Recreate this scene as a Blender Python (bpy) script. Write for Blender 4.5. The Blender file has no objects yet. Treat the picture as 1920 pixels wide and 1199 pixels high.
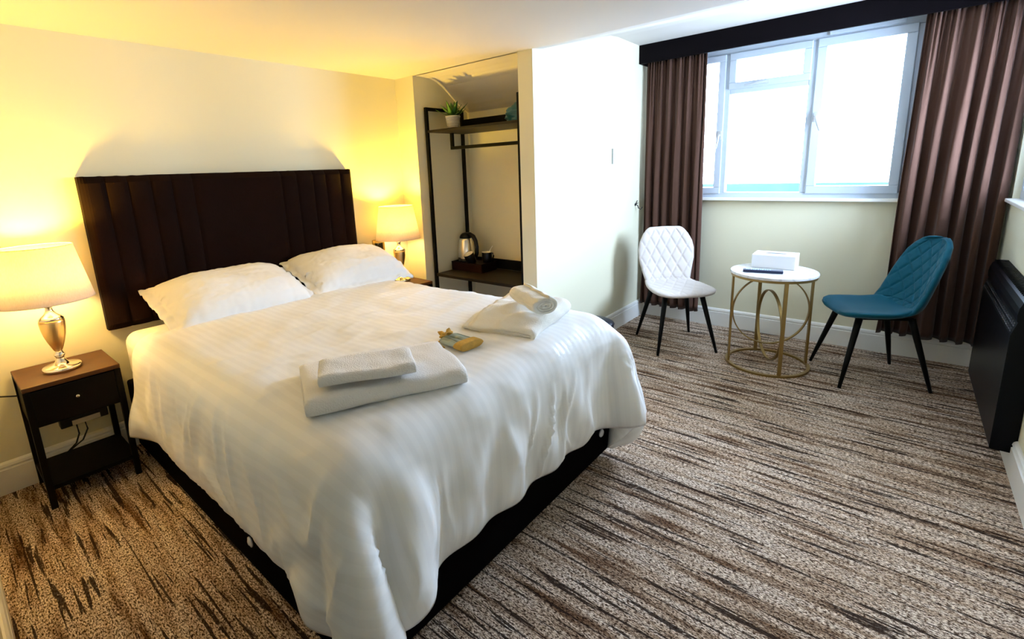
import bpy, bmesh, math, random
import numpy as np
from mathutils import Vector, Matrix, noise as mnoise

# ------------------------------------------------------------------ camera
S = bpy.context.scene
COL = S.collection
cd = bpy.data.cameras.new('camera')
cd.sensor_width = 36.0
cd.lens = 906.16 / 1920 * 36.0
cd.shift_x = (960 - 927.1) / 1920
cd.shift_y = (510.0 - 599.5) / 1920
cd.clip_start = 0.02
cam = bpy.data.objects.new('camera', cd)
COL.objects.link(cam)
yw, pt, rl = math.radians(49.70), math.radians(-11.967), math.radians(-2.297)
F = Vector((math.sin(yw)*math.cos(pt), math.cos(yw)*math.cos(pt), math.sin(pt)))
R0 = Vector((math.cos(yw), -math.sin(yw), 0))
U0 = R0.cross(F)
R1 = R0*math.cos(rl) + U0*math.sin(rl)
U1 = U0*math.cos(rl) - R0*math.sin(rl)
m = Matrix((R1, U1, -F)).transposed().to_4x4()
m.translation = Vector((0, 0, 1.3855))
cam.matrix_world = m
S.camera = cam

# ------------------------------------------------------------------ sky, lights, exposure
S.view_settings.view_transform = 'Standard'
S.view_settings.look = 'None'
S.view_settings.gamma = 1.0
S.view_settings.use_curve_mapping = False
S.view_settings.exposure = 1.82
W = bpy.data.worlds.new('overcast_sky')
S.world = W
W.use_nodes = True
bgn = W.node_tree.nodes['Background']
bgn.inputs[0].default_value = (0.61, 0.76, 1.0, 1)
bgn.inputs[1].default_value = 14.5
LAMP_W = 9
LAMP_COL = (1.0, 0.64, 0.05)

def portal(name, loc, rot, sx, sy):
    l = bpy.data.lights.new(name, 'AREA'); l.shape = 'RECTANGLE'; l.size = sx; l.size_y = sy
    l.cycles.is_portal = True
    o = bpy.data.objects.new(name, l); COL.objects.link(o); o.location = loc; o.rotation_euler = rot
portal('window_portal', (4.42, 0.85, 1.66), (0, math.pi/2, 0), 1.2, 1.8)
portal('side_window_portal', (3.68, -0.66, 1.62), (math.pi/2, 0, 0), 0.95, 1.1)

# ------------------------------------------------------------------ materials
def mat(name, col, rough=0.6, metal=0.0, spec=0.5, bump=None, sheen=0.0, var=None, coat=0.0, emis=None):
    M = bpy.data.materials.new(name); M.use_nodes = True
    nt = M.node_tree; b = nt.nodes['Principled BSDF']
    b.inputs['Base Color'].default_value = (*col, 1)
    b.inputs['Roughness'].default_value = rough
    b.inputs['Metallic'].default_value = metal
    b.inputs['Specular IOR Level'].default_value = spec
    if sheen:
        b.inputs['Sheen Weight'].default_value = sheen
        b.inputs['Sheen Roughness'].default_value = 0.4
    if coat: b.inputs['Coat Weight'].default_value = coat
    if emis:
        b.inputs['Emission Color'].default_value = (*emis[0], 1); b.inputs['Emission Strength'].default_value = emis[1]
    tc = nt.nodes.new('ShaderNodeTexCoord')
    if var:
        sc, amt = var
        n = nt.nodes.new('ShaderNodeTexNoise'); n.inputs['Scale'].default_value = sc; n.inputs['Detail'].default_value = 5
        mx = nt.nodes.new('ShaderNodeMix'); mx.data_type = 'RGBA'
        mx.inputs[6].default_value = (*[c*(1-amt) for c in col], 1)
        mx.inputs[7].default_value = (*[min(1, c*(1+amt)) for c in col], 1)
        nt.links.new(tc.outputs['Object'], n.inputs['Vector'])
        nt.links.new(n.outputs['Fac'], mx.inputs[0]); nt.links.new(mx.outputs[2], b.inputs['Base Color'])
    if bump:
        sc, st, dist = bump
        n = nt.nodes.new('ShaderNodeTexNoise'); n.inputs['Scale'].default_value = sc; n.inputs['Detail'].default_value = 4
        bp = nt.nodes.new('ShaderNodeBump'); bp.inputs['Strength'].default_value = st; bp.inputs['Distance'].default_value = dist
        nt.links.new(tc.outputs['Object'], n.inputs['Vector'])
        nt.links.new(n.outputs['Fac'], bp.inputs['Height']); nt.links.new(bp.outputs[0], b.inputs['Normal'])
    return M

M_wall = mat('cream_wall_paint', (0.77, 0.73, 0.545), 0.75, bump=(60, 0.08, 0.003))
M_ceil = mat('white_ceiling_paint', (0.70, 0.66, 0.63), 0.8, bump=(40, 0.06, 0.003))
M_trim = mat('white_gloss_paint', (0.86, 0.84, 0.79), 0.35)
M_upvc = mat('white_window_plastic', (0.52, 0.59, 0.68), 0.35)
M_black = mat('black_metal', (0.002, 0.002, 0.002), 0.5, spec=0.12)
M_board = mat('dark_brown_board', (0.010, 0.007, 0.004), 0.5, spec=0.2, var=(12, 0.4))
M_ns = mat('dark_walnut_veneer', (0.080, 0.028, 0.006), 0.4, var=(9, 0.45), spec=0.3)
M_nsb = mat('dark_espresso_wood', (0.003, 0.0016, 0.001), 0.5, spec=0.12)
M_velvet = mat('dark_brown_velvet', (0.008, 0.0022, 0.001), 0.85, spec=0.08, sheen=0.03, bump=(160, 0.25, 0.002), var=(5, 0.4))
M_base = mat('black_brown_chenille', (0.002, 0.001, 0.001), 0.9, spec=0.03, bump=(200, 0.3, 0.002))
M_towel = mat('white_terry_towel', (0.92, 0.88, 0.84), 0.95, spec=0.1, sheen=0.3, bump=(240, 0.6, 0.006))
M_towel2 = mat('cream_terry_towel', (0.90, 0.87, 0.80), 0.95, spec=0.1, sheen=0.3, bump=(240, 0.5, 0.005))
M_sheet = mat('white_cotton', (0.90, 0.88, 0.86), 0.75, spec=0.2, bump=(14, 0.25, 0.02))
M_white_fab = mat('pale_beige_velvet', (0.66, 0.60, 0.57), 0.7, spec=0.2, sheen=0.3)
M_teal = mat('teal_velvet', (0.001, 0.085, 0.135), 0.6, spec=0.15, sheen=0.12)
M_leg = mat('black_powder_coat', (0.002, 0.002, 0.002), 0.45, spec=0.15)
M_brass = mat('brushed_brass', (0.34, 0.22, 0.075), 0.4, metal=0.85)
M_lampgold = mat('satin_gold', (0.78, 0.55, 0.24), 0.32, metal=1.0)
M_chrome = mat('polished_nickel', (0.85, 0.80, 0.70), 0.12, metal=1.0)
M_curtain = mat('brown_taupe_velvet_curtain', (0.095, 0.048, 0.034), 0.85, spec=0.1, sheen=0.12, bump=(70, 0.15, 0.003))
M_pelmet = mat('dark_stained_pelmet', (0.0022, 0.001, 0.0022), 0.6, spec=0.08, var=(14, 0.35))
M_steel = mat('brushed_steel', (0.80, 0.78, 0.73), 0.28, metal=1.0)
M_handle = mat('silver_window_handle', (0.55, 0.58, 0.62), 0.35, metal=0.3)
M_plastic = mat('black_plastic', (0.002, 0.002, 0.0025), 0.3, spec=0.25)
M_rad = mat('black_enamel', (0.0008, 0.0012, 0.003), 0.33, spec=0.13)
M_whitepl = mat('white_plastic', (0.85, 0.85, 0.85), 0.3)
M_vent = mat('pearl_button_plastic', (0.75, 0.75, 0.78), 0.25)
M_leaf = mat('green_succulent_leaf', (0.055, 0.16, 0.022), 0.4, var=(20, 0.4))
M_tealbag = mat('teal_satin_bag', (0.01, 0.12, 0.19), 0.35, sheen=0.2)
M_ceramic = mat('white_ceramic', (0.82, 0.78, 0.70), 0.2)
M_gold = mat('mustard_jute', (0.62, 0.36, 0.06), 0.8, bump=(300, 0.8, 0.003), var=(80, 0.3))
M_tray = mat('dark_red_brown_wood', (0.007, 0.0015, 0.001), 0.4, spec=0.1)
M_remote = mat('navy_black_remote_plastic', (0.004, 0.012, 0.05), 0.35)
M_key = mat('pale_blue_remote_keys', (0.35, 0.5, 0.75), 0.4)
M_outroof = mat('grey_blue_lead_roof', (0.035, 0.065, 0.078), 0.8, spec=0.05, var=(3, 0.3))
M_switchside = mat('switch_side_shade_grey', (0.45, 0.47, 0.46), 0.4)  # grey stands for the shade on the switch plate's left side
M_brasspl = mat('antique_brass_plate', (0.40, 0.27, 0.08), 0.35, metal=0.9)
M_iron = mat('black_iron', (0.012, 0.014, 0.02), 0.5)

def nodes_of(M): return M.node_tree.nodes, M.node_tree.links

def make_marble():
    M = mat('white_marble', (0.82, 0.82, 0.85), 0.15); n, l = nodes_of(M); b = n['Principled BSDF']
    tc = n.new('ShaderNodeTexCoord'); t = n.new('ShaderNodeTexNoise'); t.inputs['Scale'].default_value = 5; t.inputs['Detail'].default_value = 8; t.inputs['Distortion'].default_value = 1.5
    r = n.new('ShaderNodeValToRGB'); e = r.color_ramp.elements
    e[0].position = 0.44; e[0].color = (0.84, 0.84, 0.87, 1); e[1].position = 0.56; e[1].color = (0.84, 0.84, 0.87, 1)
    x = r.color_ramp.elements.new(0.5); x.color = (0.66, 0.67, 0.71, 1)
    l.new(tc.outputs['Object'], t.inputs['Vector']); l.new(t.outputs['Fac'], r.inputs[0]); l.new(r.outputs[0], b.inputs['Base Color'])
    return M
M_marble = make_marble()

def make_carpet():
    M = mat('striped_tufted_carpet', (0.5, 0.4, 0.3), 0.95, spec=0.1); n, l = nodes_of(M); b = n['Principled BSDF']
    tc = n.new('ShaderNodeTexCoord')
    def tex(sx, sy, scale, detail=3, rough=0.5, dist=0.0, off=0):
        mp = n.new('ShaderNodeMapping'); mp.inputs['Scale'].default_value = (sx, sy, 1); mp.inputs['Location'].default_value = (off, off*1.7, off)
        t = n.new('ShaderNodeTexNoise'); t.inputs['Scale'].default_value = scale; t.inputs['Detail'].default_value = detail
        t.inputs['Roughness'].default_value = rough; t.inputs['Distortion'].default_value = dist
        l.new(tc.outputs['Object'], mp.inputs['Vector']); l.new(mp.outputs[0], t.inputs['Vector']); return t.outputs['Fac']
    def ramp(src, stops):
        r = n.new('ShaderNodeValToRGB'); e = r.color_ramp.elements
        e[0].position, e[0].color = stops[0][0], (*stops[0][1], 1); e[1].position, e[1].color = stops[-1][0], (*stops[-1][1], 1)
        for p, c in stops[1:-1]:
            x = e.new(p); x.color = (*c, 1)
        l.new(src, r.inputs[0]); return r.outputs[0]
    def mix(f, a, c, mode='MIX'):
        x = n.new('ShaderNodeMix'); x.data_type = 'RGBA'; x.blend_type = mode
        for k, v in ((0, f), (6, a), (7, c)):
            if isinstance(v, (float, int)): x.inputs[k].default_value = v
            elif isinstance(v, tuple): x.inputs[k].default_value = (*v, 1)
            else: l.new(v, x.inputs[k])
        return x.outputs[2]
    def mul(a, c):
        x = n.new('ShaderNodeMath'); x.operation = 'MULTIPLY'
        for k, v in ((0, a), (1, c)):
            if isinstance(v, (float, int)): x.inputs[k].default_value = v
            else: l.new(v, x.inputs[k])
        return x.outputs[0]
    # cream pile broken by small brown flecks drawn out along the stripes
    fleck = ramp(tex(240, 85, 1.0, 4, 0.8, 0.3), [(0.42, (0.030, 0.013, 0.006)), (0.465, (0.18, 0.10, 0.06)), (0.515, (0.72, 0.56, 0.43)), (0.59, (0.98, 0.84, 0.71))])
    band = ramp(tex(26, 2.2, 1.0, 3, 0.6, 0.2, 3), [(0.34, (0.26, 0.17, 0.11)), (0.46, (0.78, 0.70, 0.62)), (0.58, (1.0, 1.0, 1.0))])
    c1 = mix(1.0, fleck, band, 'MULTIPLY')
    # broken dark lines
    line = ramp(tex(58, 1.6, 1.0, 2, 0.55, 0.35, 9), [(0.0, (0, 0, 0)), (0.607, (0, 0, 0)), (0.635, (1, 1, 1)), (1.0, (1, 1, 1))])
    line2 = ramp(tex(50, 2.4, 1.0, 2, 0.5, 0.3, 21), [(0.0, (1, 1, 1)), (0.375, (1, 1, 1)), (0.40, (0, 0, 0)), (1.0, (0, 0, 0))])
    both = mix(1.0, line, line2, 'LIGHTEN')
    frag = ramp(tex(70, 30, 1.0, 2, 0.5, 0, 5), [(0.30, (0.35, 0.35, 0.35)), (0.42, (1, 1, 1))])
    fac = mul(both, frag)
    c2 = mix(mul(fac, 0.93), c1, (0.026, 0.012, 0.007))
    l.new(c2, b.inputs['Base Color'])
    bp = n.new('ShaderNodeBump'); bp.inputs['Strength'].default_value = 0.9; bp.inputs['Distance'].default_value = 0.006
    hh = mix(0.5, tex(240, 200, 1.0, 2), mix(1.0, (1.0, 1.0, 1.0), fac, 'SUBTRACT'))
    l.new(hh, bp.inputs['Height']); l.new(bp.outputs[0], b.inputs['Normal'])
    return M
M_carpet = make_carpet()

def make_duvet_mat():
    # satin stripe woven into white cotton: stripes differ only in gloss and very slightly in tone
    M = mat('white_sateen_stripe', (0.86, 0.85, 0.84), 0.6, spec=0.25); n, l = nodes_of(M); b = n['Principled BSDF']
    uv = n.new('ShaderNodeUVMap'); uv.uv_map = 'UVMap'
    w = n.new('ShaderNodeTexWave'); w.wave_type = 'BANDS'; w.bands_direction = 'X'; w.inputs['Scale'].default_value = 8.5; w.inputs['Distortion'].default_value = 0.0
    l.new(uv.outputs[0], w.inputs['Vector'])
    r = n.new('ShaderNodeValToRGB'); r.color_ramp.elements[0].position = 0.46; r.color_ramp.elements[1].position = 0.54
    l.new(w.outputs['Fac'], r.inputs[0])
    mx = n.new('ShaderNodeMix'); mx.data_type = 'RGBA'; mx.inputs[6].default_value = (0.90, 0.89, 0.88, 1); mx.inputs[7].default_value = (0.93, 0.92, 0.91, 1)
    l.new(r.outputs[0], mx.inputs[0]); l.new(mx.outputs[2], b.inputs['Base Color'])
    mr = n.new('ShaderNodeMapRange'); mr.inputs['To Min'].default_value = 0.7; mr.inputs['To Max'].default_value = 0.42
    l.new(r.outputs[0], mr.inputs[0]); l.new(mr.outputs[0], b.inputs['Roughness'])
    return M
M_duvet = make_duvet_mat()

def make_shade():
    M = bpy.data.materials.new('linen_lampshade'); M.use_nodes = True; n, l = nodes_of(M); n.clear()
    out = n.new('ShaderNodeOutputMaterial'); d = n.new('ShaderNodeBsdfDiffuse'); t = n.new('ShaderNodeBsdfTranslucent'); mx = n.new('ShaderNodeMixShader')
    tc = n.new('ShaderNodeTexCoord'); mp = n.new('ShaderNodeMapping'); mp.inputs['Scale'].default_value = (300, 300, 60)
    nz = n.new('ShaderNodeTexNoise'); nz.inputs['Scale'].default_value = 1; nz.inputs['Detail'].default_value = 2
    r = n.new('ShaderNodeMix'); r.data_type = 'RGBA'; r.inputs[6].default_value = (0.70, 0.60, 0.48, 1); r.inputs[7].default_value = (0.88, 0.80, 0.70, 1)
    l.new(tc.outputs['Object'], mp.inputs[0]); l.new(mp.outputs[0], nz.inputs[0]); l.new(nz.outputs['Fac'], r.inputs[0])
    l.new(r.outputs[2], d.inputs[0]); l.new(r.outputs[2], t.inputs[0]); mx.inputs[0].default_value = 0.42
    l.new(d.outputs[0], mx.inputs[1]); l.new(t.outputs[0], mx.inputs[2]); l.new(mx.outputs[0], out.inputs[0])
    return M
M_shade = make_shade()

def make_glass():
    M = bpy.data.materials.new('window_glass'); M.use_nodes = True; n, l = nodes_of(M); n.clear()
    out = n.new('ShaderNodeOutputMaterial'); t = n.new('ShaderNodeBsdfTransparent'); g = n.new('ShaderNodeBsdfGlossy'); mx = n.new('ShaderNodeMixShader')
    g.inputs['Roughness'].default_value = 0.02; t.inputs[0].default_value = (0.97, 0.99, 1, 1)
    fr = n.new('ShaderNodeFresnel'); fr.inputs[0].default_value = 1.45
    l.new(fr.outputs[0], mx.inputs[0]); l.new(t.outputs[0], mx.inputs[1]); l.new(g.outputs[0], mx.inputs[2]); l.new(mx.outputs[0], out.inputs[0])
    return M
M_glass = make_glass()
M_bulb = mat('glowing_bulb', (1, 0.9, 0.7), 0.4, emis=((1.0, 0.66, 0.28), 60))

def make_pot():
    M = mat('ribbed_white_pot', (0.75, 0.72, 0.68), 0.6); n, l = nodes_of(M); b = n['Principled BSDF']
    tc = n.new('ShaderNodeTexCoord'); w = n.new('ShaderNodeTexWave'); w.bands_direction = 'Z'; w.inputs['Scale'].default_value = 30; w.inputs['Distortion'].default_value = 0.6
    r = n.new('ShaderNodeValToRGB'); r.color_ramp.elements[0].position = 0.2; r.color_ramp.elements[0].color = (0.16, 0.14, 0.13, 1)
    r.color_ramp.elements[1].position = 0.5; r.color_ramp.elements[1].color = (0.78, 0.76, 0.74, 1)
    l.new(tc.outputs['Object'], w.inputs[0]); l.new(w.outputs['Fac'], r.inputs[0]); l.new(r.outputs[0], b.inputs['Base Color'])
    return M
M_pot = make_pot()

def make_organza():
    M = mat('sheer_blue_grey_organza', (0.17, 0.24, 0.26), 0.35, spec=0.6); n, l = nodes_of(M); b = n['Principled BSDF']
    tc = n.new('ShaderNodeTexCoord'); mp = n.new('ShaderNodeMapping'); mp.inputs['Scale'].default_value = (8, 90, 30)
    w = n.new('ShaderNodeTexNoise'); w.inputs['Scale'].default_value = 1; w.inputs['Detail'].default_value = 3
    r = n.new('ShaderNodeValToRGB'); r.color_ramp.elements[0].position = 0.4; r.color_ramp.elements[0].color = (0.03, 0.07, 0.055, 1)
    r.color_ramp.elements[1].position = 0.62; r.color_ramp.elements[1].color = (0.34, 0.44, 0.44, 1)
    l.new(tc.outputs['Object'], mp.inputs[0]); l.new(mp.outputs[0], w.inputs[0]); l.new(w.outputs['Fac'], r.inputs[0]); l.new(r.outputs[0], b.inputs['Base Color'])
    return M
M_organza = make_organza()

# ------------------------------------------------------------------ helpers
def link(name, me, M, parent=None, smooth=False, bevel=0, subs=0, seg=2):
    o = bpy.data.objects.new(name, me); COL.objects.link(o)
    if M: me.materials.append(M)
    if smooth:
        me.polygons.foreach_set('use_smooth', [True]*len(me.polygons))
    if bevel:
        b = o.modifiers.new('bevel', 'BEVEL'); b.width = bevel; b.segments = seg; b.limit_method = 'ANGLE'; b.angle_limit = math.radians(40)
    if subs:
        s = o.modifiers.new('subd', 'SUBSURF'); s.levels = subs; s.render_levels = subs
    if parent: o.parent = parent
    return o

def from_data(name, vs, fs, M, parent=None, **k):
    me = bpy.data.meshes.new(name); me.from_pydata([tuple(v) for v in vs], [], fs); me.update()
    return link(name, me, M, parent, **k)

class MB:
    def __init__(s): s.v = []; s.f = []
    def add(s, vs, fs):
        o = len(s.v); s.v += [tuple(v) for v in vs]; s.f += [tuple(i+o for i in f) for f in fs]; return s
    def box(s, x0, x1, y0, y1, z0, z1):
        x0, x1 = min(x0, x1), max(x0, x1); y0, y1 = min(y0, y1), max(y0, y1); z0, z1 = min(z0, z1), max(z0, z1)
        return s.add([(x0,y0,z0),(x1,y0,z0),(x1,y1,z0),(x0,y1,z0),(x0,y0,z1),(x1,y0,z1),(x1,y1,z1),(x0,y1,z1)],
              [(0,3,2,1),(4,5,6,7),(0,1,5,4),(1,2,6,5),(2,3,7,6),(3,0,4,7)])
    def lathe(s, prof, seg=40, c=(0,0,0), cap=True):
        vs = []; n = len(prof)
        for i in range(seg):
            a = 2*math.pi*i/seg
            for r, z in prof: vs.append((c[0]+r*math.cos(a), c[1]+r*math.sin(a), c[2]+z))
        fs = []
        for i in range(seg):
            j = (i+1) % seg
            for k in range(n-1): fs.append((i*n+k, j*n+k, j*n+k+1, i*n+k+1))
        if cap:
            fs.append(tuple(i*n for i in range(seg))[::-1]); fs.append(tuple(i*n+n-1 for i in range(seg)))
        return s.add(vs, fs)
    def sweep(s, pts, prof, closed=False, up=(0,0,1), cap=True, scales=None):
        P = [Vector(p) for p in pts]; n = len(P); k = len(prof); vs = []
        up = Vector(up)
        for i, p in enumerate(P):
            if closed: t = (P[(i+1) % n]-P[i-1]).normalized()
            else: t = (P[min(i+1, n-1)]-P[max(i-1, 0)]).normalized()
            a = t.cross(up)
            if a.length < 1e-4: a = t.cross(Vector((1, 0, 0.01)))
            a.normalize(); b = a.cross(t).normalized()
            sc = scales[i] if scales else 1
            for (x, y) in prof: vs.append(p + a*x*sc + b*y*sc)
        fs = []
        for i in range(n if closed else n-1):
            j = (i+1) % n
            for q in range(k):
                r = (q+1) % k; fs.append((i*k+q, j*k+q, j*k+r, i*k+r))
        if cap and not closed: fs.append(tuple(range(k))); fs.append(tuple((n-1)*k+q for q in range(k))[::-1])
        return s.add(vs, fs)
    def tube(s, pts, r, seg=10, closed=False, scales=None):
        return s.sweep(pts, [(r*math.cos(2*math.pi*i/seg), r*math.sin(2*math.pi*i/seg)) for i in range(seg)], closed, scales=scales)
    def xf(s, M):
        s.v = [tuple(M @ Vector(v)) for v in s.v]; return s
    def build(s, name, M, parent=None, **k):
        o = from_data(name, s.v, s.f, M, parent, **k)
        bm = bmesh.new(); bm.from_mesh(o.data); bmesh.ops.recalc_face_normals(bm, faces=bm.faces); bm.to_mesh(o.data); bm.free()
        return o

def tag(o, label=None, cat=None, group=None, kind=None):
    if label: o['label'] = label
    if cat: o['category'] = cat
    if group: o['group'] = group
    if kind: o['kind'] = kind
    return o
def thing(name, label, cat, loc=(0,0,0), rz=0.0, group=None):
    o = bpy.data.objects.new(name, None); o.empty_display_size = 0.05; COL.objects.link(o)
    o.location = loc; o.rotation_euler = (0, 0, rz); return tag(o, label, cat, group)
def struct(o, label, cat): return tag(o, label, cat, kind='structure')
def lerp(a, b, t): return a + (b-a)*t
def interp(x, xs, ys): return float(np.interp(x, xs, ys))
def nz(x, y, z=0.0): return mnoise.noise(Vector((x, y, z)))

def pad_mesh(name, Sf, nu, nv, top, bot, M, parent=None, uv=None):
    """closed cushion-like solid: Sf(u,v)->point on the mid surface, top/bot(u,v)->offsets along the normal"""
    us = np.linspace(-1, 1, nu); vs_ = np.linspace(-1, 1, nv)
    P = np.array([[Sf(u, v) for v in vs_] for u in us], float)
    du = np.gradient(P, axis=0); dv = np.gradient(P, axis=1)
    N = np.cross(du, dv); L = np.linalg.norm(N, axis=2, keepdims=True); N = N/np.maximum(L, 1e-9)
    T = np.array([[top(u, v) for v in vs_] for u in us]); B = np.array([[bot(u, v) for v in vs_] for u in us])
    A = P + N*T[..., None]; C = P - N*B[..., None]
    return shell(name, A, C, M, parent)

def shell(name, A, C, M, parent=None, uvs=None):
    nu, nv = A.shape[:2]; idA = np.arange(nu*nv).reshape(nu, nv)
    border = np.zeros((nu, nv), bool); border[0] = border[-1] = True; border[:, 0] = border[:, -1] = True
    verts = [tuple(p) for p in A.reshape(-1, 3)]
    idC = idA.copy(); nxt = nu*nv
    Am = A.copy()
    for i in range(nu):
        for j in range(nv):
            if not border[i, j]:
                idC[i, j] = nxt; nxt += 1; verts.append(tuple(C[i, j]))
            else:
                verts[idA[i, j]] = tuple((A[i, j]+C[i, j])/2)
    fs = []
    for i in range(nu-1):
        for j in range(nv-1):
            fs.append((int(idA[i, j]), int(idA[i+1, j]), int(idA[i+1, j+1]), int(idA[i, j+1])))
            fs.append((int(idC[i, j]), int(idC[i, j+1]), int(idC[i+1, j+1]), int(idC[i+1, j])))
    o = from_data(name, verts, fs, M, parent, smooth=True)
    if uvs is not None:
        ul = o.data.uv_layers.new(name='UVMap'); U = np.zeros((len(verts), 2))
        U[idA.reshape(-1)] = uvs.reshape(-1, 2); U[idC.reshape(-1)] = uvs.reshape(-1, 2)
        li = np.empty(len(o.data.loops), int); o.data.loops.foreach_get('vertex_index', li)
        ul.data.foreach_set('uv', U[li].reshape(-1))
    return o

# ------------------------------------------------------------------ room constants
YH, XW, YB, YR, H1, H2, XP = 3.061, 4.245, 1.794, -0.49, 2.083, 2.335, 2.546
YPIER, YPB, XK = 2.857, 1.905, 3.10
XL, XL2 = -0.060, -2.2

# floor
struct(MB().box(XL2-0.1, XW+0.1, YR-0.15, YH+0.1, -0.06, 0).build('floor', M_carpet), 'cream and brown striped carpet floor', 'floor')
# walls
struct(MB().box(XL2-0.1, XP-0.02, YH, YH+0.12, -0.06, H1+0.02).build('wall_headboard', M_wall), 'cream wall behind the headboard', 'wall')
struct(MB().box(XP-0.02, XK+0.2, YPIER, YH+0.12, -0.06, H1+0.02).build('wall_pier', M_wall), 'cream wall pier left of the alcove', 'wall')
struct(MB().box(XK, XK+0.12, YPB, YPIER, -0.06, H1+0.02).build('wall_alcove', M_wall), 'low cream wall at the back of the alcove', 'wall')
struct(MB().box(XP, XW+0.02, YB, YPB, -0.06, H2+0.02).build('wall_partition', M_wall), 'pale partition wall between alcove and window bay', 'wall')
WY0, WY1, WZ0, WZ1 = 0.0, 1.70, 1.085, 2.235
b = MB(); T = 0.15
b.box(XW, XW+T, YR-0.15, YPB, -0.06, WZ0); b.box(XW, XW+T, YR-0.15, YPB, WZ1, H2+0.02)
b.box(XW, XW+T, YR-0.15, WY0, WZ0, WZ1); b.box(XW, XW+T, WY1, YPB, WZ0, WZ1)
struct(b.build('wall_window', M_wall), 'cream wall below and around the big window', 'wall')
SX0, SX1, SZ0, SZ1 = 3.25, 4.12, 1.10, 2.15
b = MB()
b.box(XL2-0.1, XW+T, YR-T, YR, -0.06, SZ0); b.box(XL2-0.1, XW+T, YR-T, YR, SZ1, H2+0.02)
b.box(XL2-0.1, SX0, YR-T, YR, SZ0, SZ1); b.box(SX1, XW+T, YR-T, YR, SZ0, SZ1)
struct(b.build('wall_right', M_wall), 'cream wall behind the black heater', 'wall')
b = MB(); b.box(XL-0.12, XL, 1.35, YH+0.1, -0.06, H1+0.02)
struct(b.build('wall_left', M_wall), 'cream wall section beside the left nightstand', 'wall')
b = MB(); b.box(XL2-0.1, XL2, YR-0.15, YH+0.1, -0.06, H1+0.02)
struct(b.build('wall_rear', M_wall), 'cream wall behind the viewer', 'wall')
# ceilings
struct(MB().box(XL2-0.1, XP+0.01, YR-0.15, YH+0.1, H1, H1+0.1).build('ceiling', M_ceil), 'low flat white ceiling over the bed', 'ceiling')
def extr(prof_xz, y0, y1, th=0.08):
    n = len(prof_xz); vs = [(x, y0, z) for x, z in prof_xz]+[(x, y1, z) for x, z in prof_xz]+[(x, y0, z+th) for x, z in prof_xz]+[(x, y1, z+th) for x, z in prof_xz]
    fs = []
    for i in range(n-1):
        fs += [(i, i+1, n+i+1, n+i), (2*n+i, 3*n+i, 3*n+i+1, 2*n+i+1), (i, 2*n+i, 2*n+i+1, i+1), (n+i, n+i+1, 3*n+i+1, 3*n+i)]
    fs += [(0, n, 3*n, 2*n), (n-1, 2*n+n-1, 3*n+n-1, 2*n-1)]
    return MB().add(vs, fs)
cove = [(2.54, H1), (2.62, 2.083), (2.70, 2.078), (2.76, 2.062), (2.82, 2.032), (2.88, 1.99), (2.94, 1.945), (3.0, 1.905), (3.06, 1.872), (3.16, 1.83)]
struct(extr(cove, YPB-0.01, YPIER+0.01, 0.3).build('ceiling_alcove', M_ceil, smooth=False), 'sloping white ceiling curving down over the alcove', 'ceiling')
slope = [(2.54, H1), (2.64, 2.095), (3.40, 2.288), (3.56, 2.325), (3.68, H2), (XW+0.15, H2)]
struct(extr(slope, YR-0.15, YB+0.005, 0.3).build('ceiling_bay', M_ceil), 'white ceiling rising towards the window bay', 'ceiling')

# skirting: profile (depth, height)
SK = [(0, 0), (0.018, 0), (0.018, 0.118), (0.012, 0.122), (0.012, 0.128), (0.017, 0.132), (0.013, 0.144), (0.006, 0.150), (0, 0.152)]
def skirt(name, p0, p1, nrm, label):
    n = len(SK); vs = []
    for p in (p0, p1):
        for d, z in SK: vs.append((p[0]+nrm[0]*d, p[1]+nrm[1]*d, z))
    fs = [(i, (i+1) % n, n+(i+1) % n, n+i) for i in range(n)] + [tuple(range(n)), tuple(range(2*n-1, n-1, -1))]
    struct(MB().add(vs, fs).build(name, M_trim), label, 'baseboard')
skirt('baseboard_headboard', (XL, YH), (XP-0.02, YH), (0, -1), 'cream skirting board under the headboard wall')
skirt('baseboard_pier', (XP-0.02, YPIER), (XK, YPIER), (0, -1), 'skirting board on the pier beside the alcove')
skirt('baseboard_pier_side', (XP-0.02, YPIER), (XP-0.02, YH), (-1, 0), 'skirting board behind the right nightstand')
skirt('baseboard_alcove', (XK, YPB), (XK, YPIER), (-1, 0), 'skirting board at the back of the alcove')
skirt('baseboard_partition', (XP, YB), (XW, YB), (0, -1), 'skirting board along the pale partition wall')
skirt('baseboard_partition_end', (XP, YB), (XP, YPB), (-1, 0), 'skirting board on the end of the partition')
skirt('baseboard_window', (XW, YB), (XW, YR), (-1, 0), 'white skirting board under the big window')
skirt('baseboard_right', (XL2, YR), (XW, YR), (0, 1), 'white skirting board below the black heater')
skirt('baseboard_left', (XL, 1.35), (XL, YH), (1, 0), 'cream skirting board at the left picture edge')

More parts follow.
